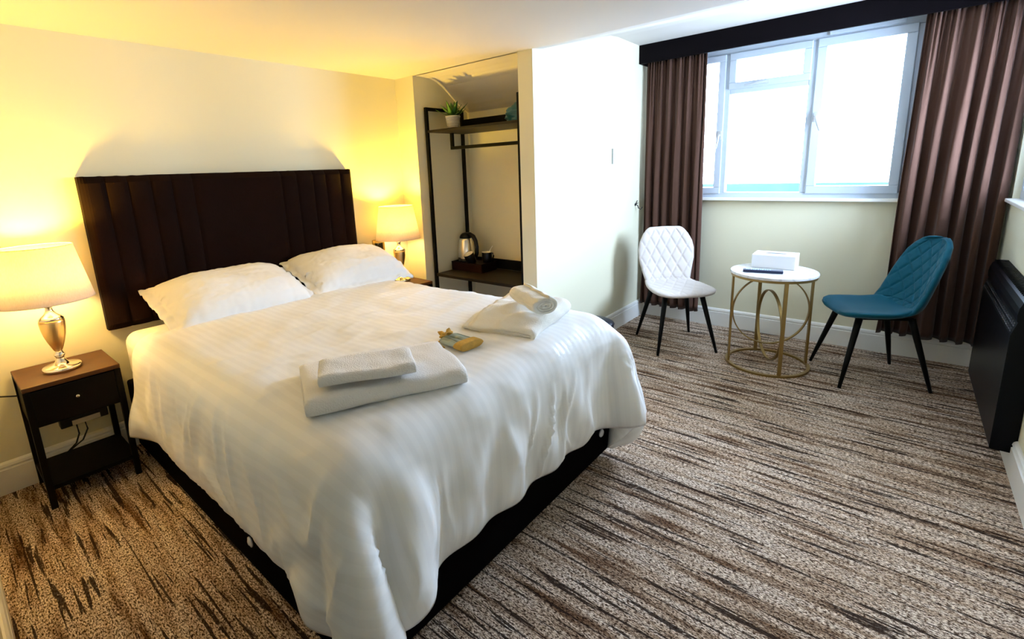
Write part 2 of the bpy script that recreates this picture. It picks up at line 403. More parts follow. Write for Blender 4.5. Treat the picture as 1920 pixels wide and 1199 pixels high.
# ------------------------------------------------------------------ big window (y = across, z = up, plane x)
def window_big():
    w = thing('window_1', 'wide white framed window over the side table', 'window', (XW, 0, 0)); w['kind'] = 'structure'
    x0, x1 = 0.0, 0.065
    f = MB()
    f.box(x0, x1, WY0, WY1, WZ0, WZ0+0.045); f.box(x0, x1, WY0, WY1, WZ1-0.06, WZ1)
    f.box(x0, x1, WY0, WY0+0.045, WZ0+0.045, WZ1-0.06); f.box(x0, x1, WY1-0.05, WY1, WZ0+0.045, WZ1-0.06)
    f.box(x0, x1, 0.55, 0.60, WZ0+0.045, WZ1-0.06); f.box(x0, x1, 1.12, 1.165, WZ0+0.045, WZ1-0.06)
    f.box(x0, x1, 0.60, 1.12, 1.885, 1.93)
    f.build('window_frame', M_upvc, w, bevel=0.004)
    def sash(y0, y1, z0, z1, t, nm='sash'):
        s = MB(); a, c = -0.014, 0.05
        s.box(a, c, y0, y1, z0, z0+t); s.box(a, c, y0, y1, z1-t, z1); s.box(a, c, y0, y0+t, z0+t, z1-t); s.box(a, c, y1-t, y1, z0+t, z1-t)
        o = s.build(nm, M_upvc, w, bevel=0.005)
        return o
    def pane(y0, y1, z0, z1, p):
        MB().box(0.022, 0.026, y0, y1, z0, z1).build('pane', M_glass, p)
    s = sash(0.03, 0.56, 1.12, 2.182, 0.056); pane(0.08, 0.51, 1.17, 2.13, s)
    s = sash(0.59, 1.13, 1.918, 2.182, 0.05); pane(0.635, 1.085, 1.96, 2.135, s)
    s = sash(1.155, 1.66, 1.12, 2.182, 0.05); pane(1.20, 1.62, 1.165, 2.135, s)
    pane(0.595, 1.125, 1.125, 1.89, w)
    def handle(y, z, ang, p=w):
        h = MB(); h.box(-0.026, -0.014, y-0.013, y+0.013, z-0.032, z+0.032)
        c = Vector((-0.032, y, z)); d = Vector((-0.35, math.sin(ang), -math.cos(ang))).normalized()
        h.tube([c+Vector((0.012, 0, 0)), c+Vector((-0.012, 0, 0))], 0.009)
        h.tube([c+Vector((-0.010, 0, 0)), c+d*0.05, c+d*0.11], 0.008, scales=[1, 1, 0.7])
        h.build('window_handle', M_handle, p, bevel=0.002)
    handle(0.535, 1.66, -0.35); handle(1.175, 1.58, 0.1)
    hb = MB(); hb.box(-0.026, -0.014, 0.85, 0.93, 1.935, 1.955); hb.tube([(-0.03, 0.87, 1.945), (-0.045, 0.93, 1.94), (-0.04, 1.01, 1.935)], 0.007)
    hb.build('window_handle', M_handle, w)
    v = MB(); v.box(-0.012, 0.0, 0.10, 0.50, 2.195, 2.222); v.build('trickle_vent', M_upvc, w, bevel=0.003)
    MB().box(-0.055, 0.02, WY0-0.03, WY1+0.03, WZ0-0.018, WZ0+0.004).build('window_sill', M_trim, w, bevel=0.004)
window_big()
def window_side():
    w = thing('window_2', 'side window glimpsed past the right curtain', 'window', (0, YR, 0)); w['kind'] = 'structure'
    f = MB(); t = 0.05
    f.box(SX0, SX1, -0.09, -0.03, SZ0, SZ0+t); f.box(SX0, SX1, -0.09, -0.03, SZ1-t, SZ1)
    for x in (SX0, (SX0+SX1)/2-t/2, SX1-t): f.box(x, x+t, -0.09, -0.03, SZ0+t, SZ1-t)
    f.build('window_frame', M_upvc, w, bevel=0.004)
    for x in (SX0, (SX0+SX1)/2): MB().box(x+0.03, x+(SX1-SX0)/2-0.03, -0.062, -0.058, SZ0+0.03, SZ1-0.03).build('pane', M_glass, w)
    MB().box(SX0-0.02, SX1, -0.06, 0.03, SZ0-0.018, SZ0+0.002).build('window_sill', M_trim, w, bevel=0.004)
window_side()
# what lies beyond the glass
b = MB(); b.box(4.9, 6.5, -3.0, 4.5, 0.80, 0.86); b.box(6.4, 6.6, -3.0, 4.5, 0.86, 1.10)
tag(b.build('flat_roof', M_outroof), 'blue grey flat roof edge outside the big window', 'roof', kind='structure')

# ------------------------------------------------------------------ bed
BX0, BX1, BY0, BY1 = 0.54, 1.978, 0.975, 2.975
bed = thing('bed', 'double divan bed with dark brown upholstered headboard', 'bed', (1.26, 1.98, 0))
def L(x, y, z): return (x-1.26, y-1.98, z)
def lbox(mb, x0, x1, y0, y1, z0, z1): return mb.box(x0-1.26, x1-1.26, y0-1.98, y1-1.98, z0, z1)
lbox(MB(), BX0, BX1, BY0, BY1, 0.035, 0.40).build('divan_base', M_base, bed, bevel=0.012)
lbox(MB(), BX0+0.02, BX1-0.02, BY0+0.02, BY1, 0.402, 0.655).build('mattress', M_sheet, bed, bevel=0.06, seg=5, smooth=True)
for x, z in ((1.885, 0.268), (1.876, 0.154), (0.674, 0.19), (0.66, 0.30)):
    o = MB().lathe([(0.001, 0.009), (0.008, 0.009), (0.013, 0.006), (0.016, 0.007), (0.019, 0.004), (0.019, 0)], 24).build('vent_button', M_vent, bed, smooth=True)
    o.location = L(x, BY0, z); o.rotation_euler = (math.pi/2, 0, 0)
o = MB().lathe([(0.001, 0.009), (0.008, 0.009), (0.013, 0.006), (0.019, 0.004), (0.019, 0)], 24).build('vent_button', M_vent, bed, smooth=True)
o.location = L(BX0, 1.62, 0.15); o.rotation_euler = (0, -math.pi/2, 0)
for x in (0.62, 1.90):
    for y in (1.06, 1.95, 2.9):
        f = MB().lathe([(0.018, 0.0), (0.026, 0.004), (0.027, 0.022), (0.020, 0.036)], 20).build('glide_foot', M_whitepl, bed, smooth=True); f.location = L(x, y, 0)
# headboard: padded panel with vertical stitched channels left and right of a wide centre
def headboard():
    x0, x1, z0, z1, yf = 0.522, 2.024, 0.663, 1.427, 2.982
    seams = [0.621, 0.713, 0.811, 0.906, 1.007, 1.507, 1.609, 1.723, 1.816, 1.928]
    edges = [x0]+seams+[x1]; prof = []
    for i in range(len(edges)-1):
        a, c = edges[i], edges[i+1]; n = 10 if c-a < .3 else 30
        for k in range(n):
            t = k/n; x = a+(c-a)*t; d = min(x-a, c-x); prof.append((x, 0.011*(1-math.exp(-d/0.012)) + 0.002*math.sin(math.pi*t)))
    prof.append((x1, 0.0))
    nz_ = 24; vs = []; fs = []; n = len(prof)
    for j in range(nz_+1):
        z = z0+(z1-z0)*j/nz_
        dz = min(z-z0, z1-z); r = 0.02*(1-min(1, dz/0.035))**2
        for i, (x, d) in enumerate(prof):
            dx = min(x-x0, x1-x); rx = 0.02*(1-min(1, dx/0.035))**2
            y = yf+0.012-d*(1 if dz > 0.03 else 0.75)+max(r, rx)+0.003*nz(x*3, z*3)
            vs.append((x, y, z+ (0.002*math.sin(i*0.9) if j == nz_ else 0)))
    for j in range(nz_):
        for i in range(n-1): fs.append((j*n+i, j*n+i+1, (j+1)*n+i+1, (j+1)*n+i))
    # sides and back
    base = len(vs); yb = YH-0.003
    vs += [(x0, yb, z0), (x1, yb, z0), (x1, yb, z1), (x0, yb, z1)]
    fs.append((base+1, base, base+3, base+2))
    fs.append(tuple([j*n for j in range(nz_+1)] + [base+3, base]))
    fs.append(tuple([j*n+n-1 for j in range(nz_, -1, -1)] + [base+1, base+2]))
    fs.append(tuple([nz_*n+i for i in range(n)] + [base+2, base+3]))
    fs.append(tuple([i for i in range(n-1, -1, -1)] + [base, base+1]))
    MB().add([L(*v) for v in vs], fs).build('headboard', M_velvet, bed)
headboard()

# ------------------------------------------------------------------ duvet: small position based cloth solve over the mattress
MT = 0.655
HWID, LEN = 1.16, 2.03
def duvet_sim():
    rng = np.random.RandomState(4)
    dx = 2*HWID/86
    xs = np.linspace(-HWID, HWID, 87); ys = np.linspace(0, LEN, 79)     # ys: 0 at head
    nx, ny = len(xs), len(ys)
    cx, hw = (BX0+BX1)/2, (BX1-BX0)/2-0.02
    y_head = 2.66; foot = BY0+0.02
    G = np.zeros((nx, ny, 3))
    # start draped: hang what reaches past the mattress edge
    for i, a in enumerate(xs):
        for j, l in enumerate(ys):
            ex = max(0, abs(a)-hw); yy = y_head-l; ey = max(0, foot-yy)
            x = cx+np.sign(a)*min(abs(a), hw); y = max(yy, foot); e = math.hypot(ex, ey)
            if e > 0:
                ux, uy = np.sign(a)*ex/e, -ey/e
                out = 0.07+0.16*e if e > 0.1 else e*0.9
                G[i, j] = (x+ux*out, y+uy*out, MT+0.04-max(0, e-0.05)*0.9)
            else: G[i, j] = (x, y, MT+0.045)
    G += rng.normal(0, 0.002, G.shape)
    # rest lengths: slightly fuller towards the hem so the drop gathers into folds
    full = np.zeros((nx, ny))
    for i, a in enumerate(xs):
        for j, l in enumerate(ys):
            full[i, j] = 1.0+0.022*min(1, max(0, abs(a)-hw+0.05)/0.3)+0.022*min(1, max(0, foot+0.05-(y_head-l))/0.3)+0.004
    def cons(di, dj, k, stiff):
        out = []
        for pi in range(2*di if di else 1):
            pass
        return out
    C = []
    def add(si, sj, step, stiff, rest_scale=True):
        a_i = np.arange(nx)[:, None]+0*np.arange(ny)[None, :]; a_j = np.arange(ny)[None, :]+0*np.arange(nx)[:, None]
        b_i, b_j = a_i+si, a_j+sj
        ok = (b_i >= 0) & (b_i < nx) & (b_j >= 0) & (b_j < ny)
        for par in (0, 1):
            key = (a_i//abs(si) if si else a_j//abs(sj)) % 2 == par
            m_ = ok & key
            A = (a_i*ny+a_j)[m_]; B = (b_i*ny+b_j)[m_]
            f = (full.reshape(-1)[A]+full.reshape(-1)[B])/2
            C.append((A, B, dx*math.hypot(si, sj)*f, stiff))
    add(1, 0, 1, 0.9); add(0, 1, 1, 0.9); add(1, 1, 1, 0.35); add(1, -1, 1, 0.35); add(2, 0, 2, 0.12); add(0, 2, 2, 0.12); add(4, 0, 4, 0.10); add(0, 4, 4, 0.10)
    P = G.reshape(-1, 3).copy(); V = np.zeros_like(P); dt = 1/50
    head = (np.arange(nx*ny) % ny) < 2
    bx0, bx1, by0, by1 = BX0+0.02, BX1-0.02, BY0+0.02, 3.2
    mg, rr = 0.028, 0.055
    # nothing may hang further from the mattress edge than the cloth is long
    ii, jj = np.meshgrid(np.arange(nx), np.arange(ny), indexing='ij')
    ic = np.clip(ii, int(np.searchsorted(xs, -hw-0.02)), int(np.searchsorted(xs, hw+0.02))); jc = np.minimum(jj, int(np.searchsorted(ys, y_head-foot+0.02)))
    anchor = (ic*ny+jc).reshape(-1); me_ = np.arange(nx*ny); lra = anchor != me_
    la, lb = anchor[lra], me_[lra]; geo = (np.hypot((ii-ic)*dx, (jj-jc)*dx)).reshape(-1)[lra]*1.0
    for step in range(170):
        V[:, 2] -= 9.8*dt; V *= 0.955
        Q = P+V*dt
        for it in range(9):
            for A, B, r0, st in C:
                d = Q[B]-Q[A]; ln = np.sqrt((d*d).sum(1))+1e-9
                c = (0.5*st*(ln-r0)/ln)[:, None]*d
                Q[A] += c; Q[B] -= c
            d = Q[lb]-Q[la]; ln = np.sqrt((d*d).sum(1))+1e-9
            Q[lb] -= d*(np.maximum(0, ln-geo)/ln)[:, None]
            # rounded box collision
            cxn = np.clip(Q[:, 0], bx0+rr, bx1-rr); cyn = np.clip(Q[:, 1], by0+rr, by1); czn = np.minimum(Q[:, 2], MT-rr)
            dv = Q-np.stack([cxn, cyn, czn], 1); dl = np.sqrt((dv*dv).sum(1))+1e-9
            hit = dl < rr+mg
            # pushes straight up if buried
            tgt = np.stack([cxn, cyn, czn], 1)+dv/dl[:, None]*(rr+mg)
            bur = dl < 1e-4; tgt[bur] = Q[bur]; tgt[bur, 2] = MT+mg
            Q[hit] = tgt[hit]
            Q[:, 2] = np.maximum(Q[:, 2], 0.03)
        top = hit & (Q[:, 2] > MT-0.02)
        mv = Q-P
        mv[top, :2] *= 0.25
        mv[hit & ~top] *= 0.7
        mv[head] *= 0.2
        V = mv/dt; P = P+mv
        sp = np.sqrt((V*V).sum(1)); V *= np.minimum(1, 2.0/np.maximum(sp, 1e-6))[:, None]
    P = P.reshape(nx, ny, 3)
    return P, xs, ys

def smooth_grid(P, n, w=0.5):
    for _ in range(n):
        Q = P.copy()
        Q[1:-1] = Q[1:-1]*(1-w)+w*0.5*(P[:-2]+P[2:]); P = Q.copy()
        Q = P.copy()
        Q[:, 1:-1] = Q[:, 1:-1]*(1-w)+w*0.5*(P[:, :-2]+P[:, 2:]); P = Q
    return P
def refine(P):
    nu, nv = P.shape[:2]
    def up(A):
        n = A.shape[0]; B = np.zeros((2*n-1,)+A.shape[1:]); B[::2] = A
        m_ = (A[:-1]+A[1:])/2
        c = m_.copy(); c[1:-1] = (-A[:-3]+9*A[1:-2]+9*A[2:-1]-A[3:])/16 if n > 3 else m_[1:-1]
        B[1::2] = c; return B
    return up(up(P).swapaxes(0, 1)).swapaxes(0, 1)

def build_duvet():
    P, xs, ys = duvet_sim()
    P = smooth_grid(P, 3, 0.5)
    P = refine(P)
    nu, nv = P.shape[:2]
    du = np.gradient(P, axis=0); dv = np.gradient(P, axis=1); N = np.cross(du, dv); N /= np.maximum(np.linalg.norm(N, axis=2, keepdims=True), 1e-9)
    if N[nu//2, nv//2, 2] < 0: N = -N
    U = np.linspace(-HWID, HWID, nu); Vv = np.linspace(0, LEN, nv)
    T = np.zeros((nu, nv)); B = np.zeros((nu, nv)); uv = np.zeros((nu, nv, 2))
    for i, a in enumerate(U):
        for j, l in enumerate(Vv):
            e = min(HWID-abs(a), LEN-l, l+0.01); f = 1-math.exp(-max(e, 0)/0.045)
            puff = 0.75+0.45*nz(a*2.2+3, l*2.2)+0.12*nz(a*9, l*9, 2)
            hw_ = (BX1-BX0)/2-0.03; ft = 2.66-BY0-0.03
            ex = max(0, abs(a)-hw_); ey = max(0, l-ft); e_ = math.hypot(ex, ey)
            th = math.atan2(ey, ex) if e_ > 0 else 0
            sp_ = (min(l, ft) if a < 0 else 6-min(l, ft)) + (th*0.42 if a < 0 else -th*0.42) + (a if ey > 0 and ex == 0 else 0)
            rid = 1-abs(nz(sp_*8.5+1.8*nz(sp_*2, e_*3, 7), e_*2.6, 8))*2.8
            wr = 0.019*max(0, rid)**1.5*min(1, e_/0.16)*(0.5+0.9*abs(nz(sp_*1.7, 3, 1))*2)
            wr += 0.004*nz(sp_*17, e_*4, 3)*min(1, e_/0.1)
            wr += 0.0035*max(0, 1-abs(nz(a*3.1+0.4*l, l*9, 12))*5)*(1 if e_ == 0 else 0)
            T[i, j] = wr*f+0.042*f*puff+0.004*nz(a*7, l*7, 5)
            B[i, j] = 0.016*f
            uv[i, j] = (a, l)
    A = P+N*T[..., None]; C = P-N*B[..., None]
    o = shell('duvet', A, C, M_duvet, None, uvs=uv)
    return tag(o, 'white sateen striped duvet spread over the bed', 'duvet')
build_duvet()

# ------------------------------------------------------------------ pillows
def pillow(seed, cx, cy, cz, rz, tilt, label, w=0.37, h=0.25, th=0.105):
    Mx = Matrix.Translation((cx, cy, cz)) @ Matrix.Rotation(rz, 4, 'Z') @ Matrix.Rotation(tilt, 4, 'X')
    def Sf(u, v):
        # flange is limp: outer band sags
        e = max(abs(u), abs(v))
        x = u*w*(1-0.045*(1-abs(v)**2)*(-1) - 0.05*abs(v)**4*0); y = v*h
        x *= 1-0.03*math.cos(v*1.5); y *= 1-0.06*math.cos(u*1.4)
        z = 0.0
        if e > 0.86: z -= (e-0.86)*0.13*(1+1.5*nz(u*4+seed, v*4)) - 0.012*nz(u*9+seed, v*9)
        z += 0.012*nz(u*1.6+seed, v*1.6, 3)
        z -= 0.03*v*v*(1 if v < 0 else 0)
        return tuple(Mx @ Vector((x, y, z)))
    def body(u, v):
        a = max(0, 1-abs(u/0.88)**2.6); c = max(0, 1-abs(v/0.86)**2.4)
        return (a*c)**0.5
    def top(u, v):
        wr = 0.010*nz(u*7+seed, v*2.5, 1)*max(0, abs(u)-0.1) + 0.007*nz(u*3+seed*2, v*9, 4)*abs(v) + 0.004*nz(u*14, v*14, seed)
        return 0.004+th*body(u, v)*(1+0.12*nz(u*2+seed, v*2))+wr*body(u, v)**0.5
    def bot(u, v): return 0.004+0.075*body(u, v)
    o = pad_mesh('pillow', Sf, 90, 70, top, bot, M_pcase)
    return tag(o, label, 'pillow', 'pillows against the headboard')
M_pcase = mat('white_pillowcase', (0.92, 0.90, 0.87), 0.7, spec=0.2, bump=(30, 0.2, 0.006))
pillow(1.3, 1.035, 2.73, 0.79, 0.02, 0.30, 'left white pillow with a floppy flanged edge, nearer the left lamp')
pillow(5.7, 1.765, 2.75, 0.805, -0.03, 0.26, 'right white pillow with its near edge lifted, below the right lamp', w=0.355)

# ------------------------------------------------------------------ towels
def slab_towel(name, cx, cy, cz, rz, w, d, h, seed, M, label, stripes=False, layers=4, sag=0.0, messy=1.0, flip=False):
    """a towel folded over itself: a flat spiral of cloth seen from the side, drawn out along its width"""
    Mx = Matrix.Translation((cx, cy, cz)) @ Matrix.Rotation(rz, 4, 'Z')
    t = h/(layers+0.35); path = []; zc = h/2; rr = t*0.30; sgn = 1
    # semicircles round alternating fold lines, growing outwards
    a_end = d/2-h/2; c_z = zc+t*0.25; last = None
    path.append((-a_end*0.55, c_z-rr))
    for k in range(layers-1):
        cxk = a_end*sgn
        for q in range(13):
            a = -math.pi/2+math.pi*q/12
            if k % 2: a = math.pi/2+math.pi*q/12 
            ang = a
            path.append((cxk+rr*math.cos(ang), c_z+rr*math.sin(ang)))
        end = path[-1]
        # run to the other fold line
        for q in range(1, 14): path.append((lerp(end[0], -a_end*sgn, q/14), end[1]))
        top_side = (k % 2 == 0)
        c_z += -t/2 if top_side else t/2; rr += t/2; sgn = -sgn
    if sgn < 0: path = [(-p, q) for p, q in path]
    if flip: path = [(-p, q) for p, q in path]
    n = len(path)-1
    def offs(dd):
        out = []
        for i, p in enumerate(path):
            q0, q1 = path[max(0, i-1)], path[min(n, i+1)]; tx, ty = q1[0]-q0[0], q1[1]-q0[1]; l = math.hypot(tx, ty) or 1
            out.append((p[0]+ty/l*dd, p[1]-tx/l*dd))
        return out
    sec = offs(t*0.49)+offs(-t*0.49)[::-1]; K = len(sec); zmin = min(p[1] for p in sec); vs = []; fs = []; m_ = 56
    for j in range(m_+1):
        s = j/m_; X0 = (s-0.5)*w; e = min(s, 1-s)*w; rnd_ = max(0, 1-e/0.018)
        for (y, z) in sec:
            z = z-zmin; zz = z/h
            X = X0*(1-0.012*abs(zz-0.5)*2*rnd_)+0.006*messy*nz(y*8, z*22, seed)*(1 if e < 0.03 else 0.3)
            Z = z*(1-0.10*rnd_**2) + messy*zz*(0.010*nz(X*8+seed, y*8)+0.004*nz(X*22, y*22, seed))
            Y = y*(1-0.02*rnd_)+messy*(0.006*nz(X*9, z*16, seed+3)+0.008*nz(X*3, 0, seed+9)*(1 if y < 0 else -1))
            Z -= sag*max(0, -X/(w/2))**2*zz
            if stripes and zz > 0.85:
                tt = y/(d/2)
                if 0.2 < tt < 0.9: Z -= 0.0022*(0.5+0.5*math.cos((tt-0.2)/0.7*2*math.pi*4))
            vs.append(Mx @ Vector((X, Y, Z)))
    for j in range(m_):
        for q in range(K): r = (q+1) % K; fs.append((j*K+q, j*K+r, (j+1)*K+r, (j+1)*K+q))
    for i in range(n):
        fs.append((i, i+1, K-2-i, K-1-i)); b0 = m_*K; fs.append((b0+i+1, b0+i, b0+K-1-i, b0+K-2-i))
    o = MB().add(vs, fs).build(name, M, None, smooth=True)
    return tag(o, label, 'towel')
ZT = 0.716
slab_towel('bath_towel', 0.895, 1.272, ZT-0.004, math.radians(-26), 0.49, 0.36, 0.068, 2.0, M_towel, 'large folded white bath towel lying under the small towel')
slab_towel('hand_towel', 0.815, 1.225, ZT+0.066, math.radians(-33), 0.285, 0.165, 0.050, 6.0, M_towel, 'small folded white towel with ribbed stripes, on the left bath towel', stripes=True, layers=3)
slab_towel('bath_towel', 1.655, 1.285, ZT-0.006, math.radians(12), 0.44, 0.39, 0.080, 11.0, M_towel2, 'folded cream bath towel underneath the rolled towel', sag=0.03, messy=1.8)
def rolled_towel():
    # flattened spiral of cloth extruded along its length
    turns, t = 3.2, 0.0085; pts = []; n = 150
    for i in range(n+1):
        a = 2*math.pi*turns*i/n; r = 0.006+(0.058-0.006)*i/n
        pts.append((r*math.cos(a)*1.0, r*math.sin(a)*0.58))
    def offs(pts, d):
        out = []
        for i, p in enumerate(pts):
            q0 = pts[max(0, i-1)]; q1 = pts[min(n, i+1)]; tx, ty = q1[0]-q0[0], q1[1]-q0[1]; l = math.hypot(tx, ty) or 1
            out.append((p[0]+ty/l*d, p[1]-tx/l*d))
        return out
    o1 = offs(pts, t*0.85); o2 = offs(pts, -t*0.85)
    sec = o1+o2[::-1]; k = len(sec); vs = []; fs = []; m_ = 26; ln = 0.27
    for j in range(m_+1):
        s = j/m_; e = min(s, 1-s); sc = 0.93+0.07*min(1, e/0.05)
        for (x, y) in sec:
            wob = 0.005*nz(x*25, s*6, 3)
            vs.append((x*sc*(1+0.10*s)+wob, (s-0.5)*ln, y*sc+0.038+0.004*nz(s*7, x*20)))
    for j in range(m_):
        for q in range(k): r = (q+1) % k; fs.append((j*k+q, j*k+r, (j+1)*k+r, (j+1)*k+q))
    for i in range(n):
        fs.append((i, i+1, k-2-i, k-1-i)); b0 = m_*k; fs.append((b0+i+1, b0+i, b0+k-1-i, b0+k-2-i))
    mb = MB().add(vs, fs)
    o = mb.build('rolled_towel', M_towel2, None, smooth=True)
    o.location = (1.655, 1.197, ZT+0.074); o.rotation_euler = (0, 0, math.radians(-31))
    return tag(o, 'cream towel rolled up, resting on the folded cream towel', 'towel')
rolled_towel()

# toiletry pouch
def pouch():
    t = thing('gift_pouch', 'small sheer pouch with mustard base and tied neck on the duvet', 'pouch', (1.275, 1.285, ZT+0.001), math.radians(-95))
    t.scale = (1.3, 1.35, 1.2)
    def Sf(u, v):
        x = v*0.05; wd = 0.040*(1-0.25*max(0, -v)**3); return (x, u*wd, 0.013+0.003*nz(u*2, v*2))
    ed = lambda u, v: math.sqrt(max(0, (1-abs(u)**4)*(1-abs(v)**6)))
    pad_mesh('pouch_body', Sf, 40, 40, lambda u, v: 0.012*ed(u, v)*(1+0.5*nz(u*5, v)), lambda u, v: 0.011*ed(u, v), M_organza, t)
    def Sb(u, v):
        return (0.048+v*0.019, u*0.043, 0.014)
    pad_mesh('pouch_base', Sb, 30, 16, lambda u, v: 0.0145*ed(u, v*0.9), lambda u, v: 0.0135*ed(u, v*0.9), M_gold, t)
    fr = MB()
    for i in range(7):
        a = math.radians(180+(-75+25*i)); L_ = 0.026+0.006*math.sin(i*2.1)
        c = Vector((-0.048, 0, 0.018)); d = Vector((math.cos(a), math.sin(a), 0.25+0.25*math.sin(i*1.7)))
        pts = [c+d*L_*s for s in (0, .35, .7, 1)]
        fr.tube(pts, 0.008, 8, scales=[0.5, 0.8, 1.0, 0.25])
    fr.build('pouch_ruffle', M_gold, t, smooth=True)
    rope = MB(); rope.tube([(-0.046+0.002*math.sin(a*3), 0.017*math.cos(a), 0.016+0.013*math.sin(a)) for a in np.linspace(0, 2*math.pi, 24, endpoint=False)], 0.0022, 6, closed=True)
    rope.tube([(-0.046, -0.016, 0.012), (-0.055, -0.033, 0.004), (-0.035, -0.045, 0.003), (-0.005, -0.046, 0.003)], 0.002, 6)
    rope.build('pouch_cord', M_gold, t, smooth=True)
pouch()

# ------------------------------------------------------------------ nightstands
def nightstand(loc, rz, label, strip=False):
    t = thing('nightstand', label, 'nightstand', loc, rz, 'nightstands beside the bed')
    w, d, h = 0.335, 0.33, 0.57        # local: x across, front at -y
    MB().box(-w/2, w/2, -d/2, d/2, h-0.020, h).build('tabletop', M_ns, t, bevel=0.003)
    c = MB(); c.box(-w/2+0.006, w/2-0.006, -d/2+0.02, d/2-0.006, 0.378, h-0.020); c.build('cabinet_body', M_nsb, t, bevel=0.002)
    dr = MB().box(-w/2+0.024, w/2-0.024, -d/2+0.004, -d/2+0.02, 0.386, h-0.026).build('drawer', M_nsb, t, bevel=0.002)
    k = MB().lathe([(0.001, 0.014), (0.006, 0.014), (0.0075, 0.011), (0.005, 0.004), (0.006, 0)], 20).build('knob', M_chrome, dr, smooth=True)
    k.location = (0, -d/2+0.004, 0.478); k.rotation_euler = (math.pi/2, 0, 0)
    for sx in (-1, 1):
        for sy in (-1, 1):
            x = sx*(w/2-0.012); y = sy*(d/2-0.014)
            MB().box(x-0.012, x+0.012, y-0.012, y+0.012, 0.0, h-0.021).build('leg', M_nsb, t, bevel=0.002)
    MB().box(-w/2+0.003, w/2-0.003, -d/2+0.006, d/2-0.004, 0.085, 0.105).build('lower_shelf', M_nsb, t, bevel=0.002)
    return t
nightstand((0.315, 2.882, 0), 0, 'dark wood nightstand with one drawer, left of the bed')
nightstand((2.285, 2.868, 0), math.radians(-4), 'dark wood nightstand mostly hidden behind the bed, under the right lamp')
ps = thing('power_strip', 'power strip fixed below the drawer of the left nightstand', 'power strip', (0.325, 2.772, 0.334))
MB().box(-0.085, 0.085, -0.025, 0.025, 0.0, 0.043).build('strip_case', M_plastic, ps, bevel=0.004)
MB().box(-0.045, 0.055, -0.0275, -0.0245, 0.003, 0.026).build('socket_panel', mat('grey_beige_plastic', (0.25, 0.22, 0.17), 0.4), ps, bevel=0.001)
cb = MB()
cb.tube([(-0.03, 0.0, 0.002), (-0.028, -0.005, -0.05), (-0.045, -0.005, -0.09), (-0.085, 0, -0.125)], 0.0035, 8)
cb.tube([(0.0, 0.0, 0.002), (0.004, -0.005, -0.04), (-0.02, -0.005, -0.085), (-0.08, 0.0, -0.122)], 0.0035, 8)
cb.build('cable', M_plastic, ps, smooth=True)
cb = MB(); cb.tube([(XL+0.004, 3.04, 0.50), (0.0, 3.045, 0.487), (0.08, 3.046, 0.470), (0.14, 3.03, 0.455), (0.22, 3.02, 0.440)], 0.0035, 8)
tag(cb.build('lamp_cable', M_plastic, None, smooth=True), 'black lamp cable against the wall behind the left nightstand', 'cable')

# ------------------------------------------------------------------ lamps
def lamp(loc, label, rs=1.0):
    t = thing('table_lamp', label, 'lamp', loc, 0, 'table lamps on the nightstands')
    MB().lathe([(0.001, 0), (0.068, 0), (0.070, 0.004), (0.070, 0.016), (0.066, 0.020), (0.036, 0.024), (0.026, 0.032), (0.017, 0.046), (0.014, 0.058), (0.019, 0.066), (0.021, 0.072), (0.015, 0.080), (0.013, 0.088), (0.001, 0.09)], 48).build('lamp_base', M_chrome, t, smooth=True)
    MB().lathe([(0.001, 0.088), (0.013, 0.088), (0.018, 0.098), (0.030, 0.130), (0.039, 0.165), (0.044, 0.195), (0.046, 0.222), (0.045, 0.232), (0.040, 0.236), (0.001, 0.236)], 48).build('lamp_body', M_lampgold, t, smooth=True)
    MB().lathe([(0.001, 0.234), (0.044, 0.234), (0.045, 0.240), (0.036, 0.250), (0.022, 0.262), (0.014, 0.276), (0.012, 0.290), (0.017, 0.294), (0.017, 0.302), (0.012, 0.308), (0.010, 0.345), (0.014, 0.347), (0.014, 0.385), (0.001, 0.388)], 48).build('lamp_neck', M_chrome, t, smooth=True)
    r0, r1, z0, z1 = 0.170*rs, 0.128*rs, 0.325, 0.565
    sh = MB(); sh.lathe([(r0, z0), (r1, z1), (r1-0.0015, z1), (r0-0.0015, z0), (r0, z0)], 72, cap=False)
    sh.build('lamp_shade', M_shade, t, smooth=True)
    for r, z in ((r0, z0), (r1, z1)):
        rim = MB(); rim.tube([(r*math.cos(a), r*math.sin(a), z) for a in np.linspace(0, 2*math.pi, 72, endpoint=False)], 0.0022, 6, closed=True)
        rim.build('shade_trim', M_shade, t, smooth=True)
    sp = MB()
    for k in range(3):
        a = k*2*math.pi/3+0.4; sp.tube([(0.012*math.cos(a), 0.012*math.sin(a), 0.36), ((r0+r1)/2.05*math.cos(a)*0.94, (r0+r1)/2.05*math.sin(a)*0.94, 0.36)], 0.0015, 6)
    sp.build('shade_carrier', M_chrome, t)
    bl = MB().lathe([(0.001, 0.388), (0.014, 0.390), (0.016, 0.402), (0.028, 0.425), (0.030, 0.440), (0.024, 0.458), (0.012, 0.468), (0.001, 0.470)], 24)
    bl.build('bulb', M_bulb, t, smooth=True)
    # an LED bulb throws most of its light upwards, a little of it down
    ld = bpy.data.lights.new('bulb_dome_light', 'SPOT'); ld.energy = LAMP_W; ld.color = LAMP_COL; ld.shadow_soft_size = 0.03
    ld.spot_size = math.pi; ld.spot_blend = 0.25
    lo = bpy.data.objects.new('bulb_dome_light', ld); COL.objects.link(lo); lo.parent = t; lo.location = (0, 0, 0.485); lo.rotation_euler = (math.pi, 0, 0)
    ld = bpy.data.lights.new('bulb_glow', 'POINT'); ld.energy = LAMP_W*0.2; ld.color = LAMP_COL; ld.shadow_soft_size = 0.03
    lo = bpy.data.objects.new('bulb_glow', ld); COL.objects.link(lo); lo.parent = t; lo.location = (0, 0, 0.50)
    return t
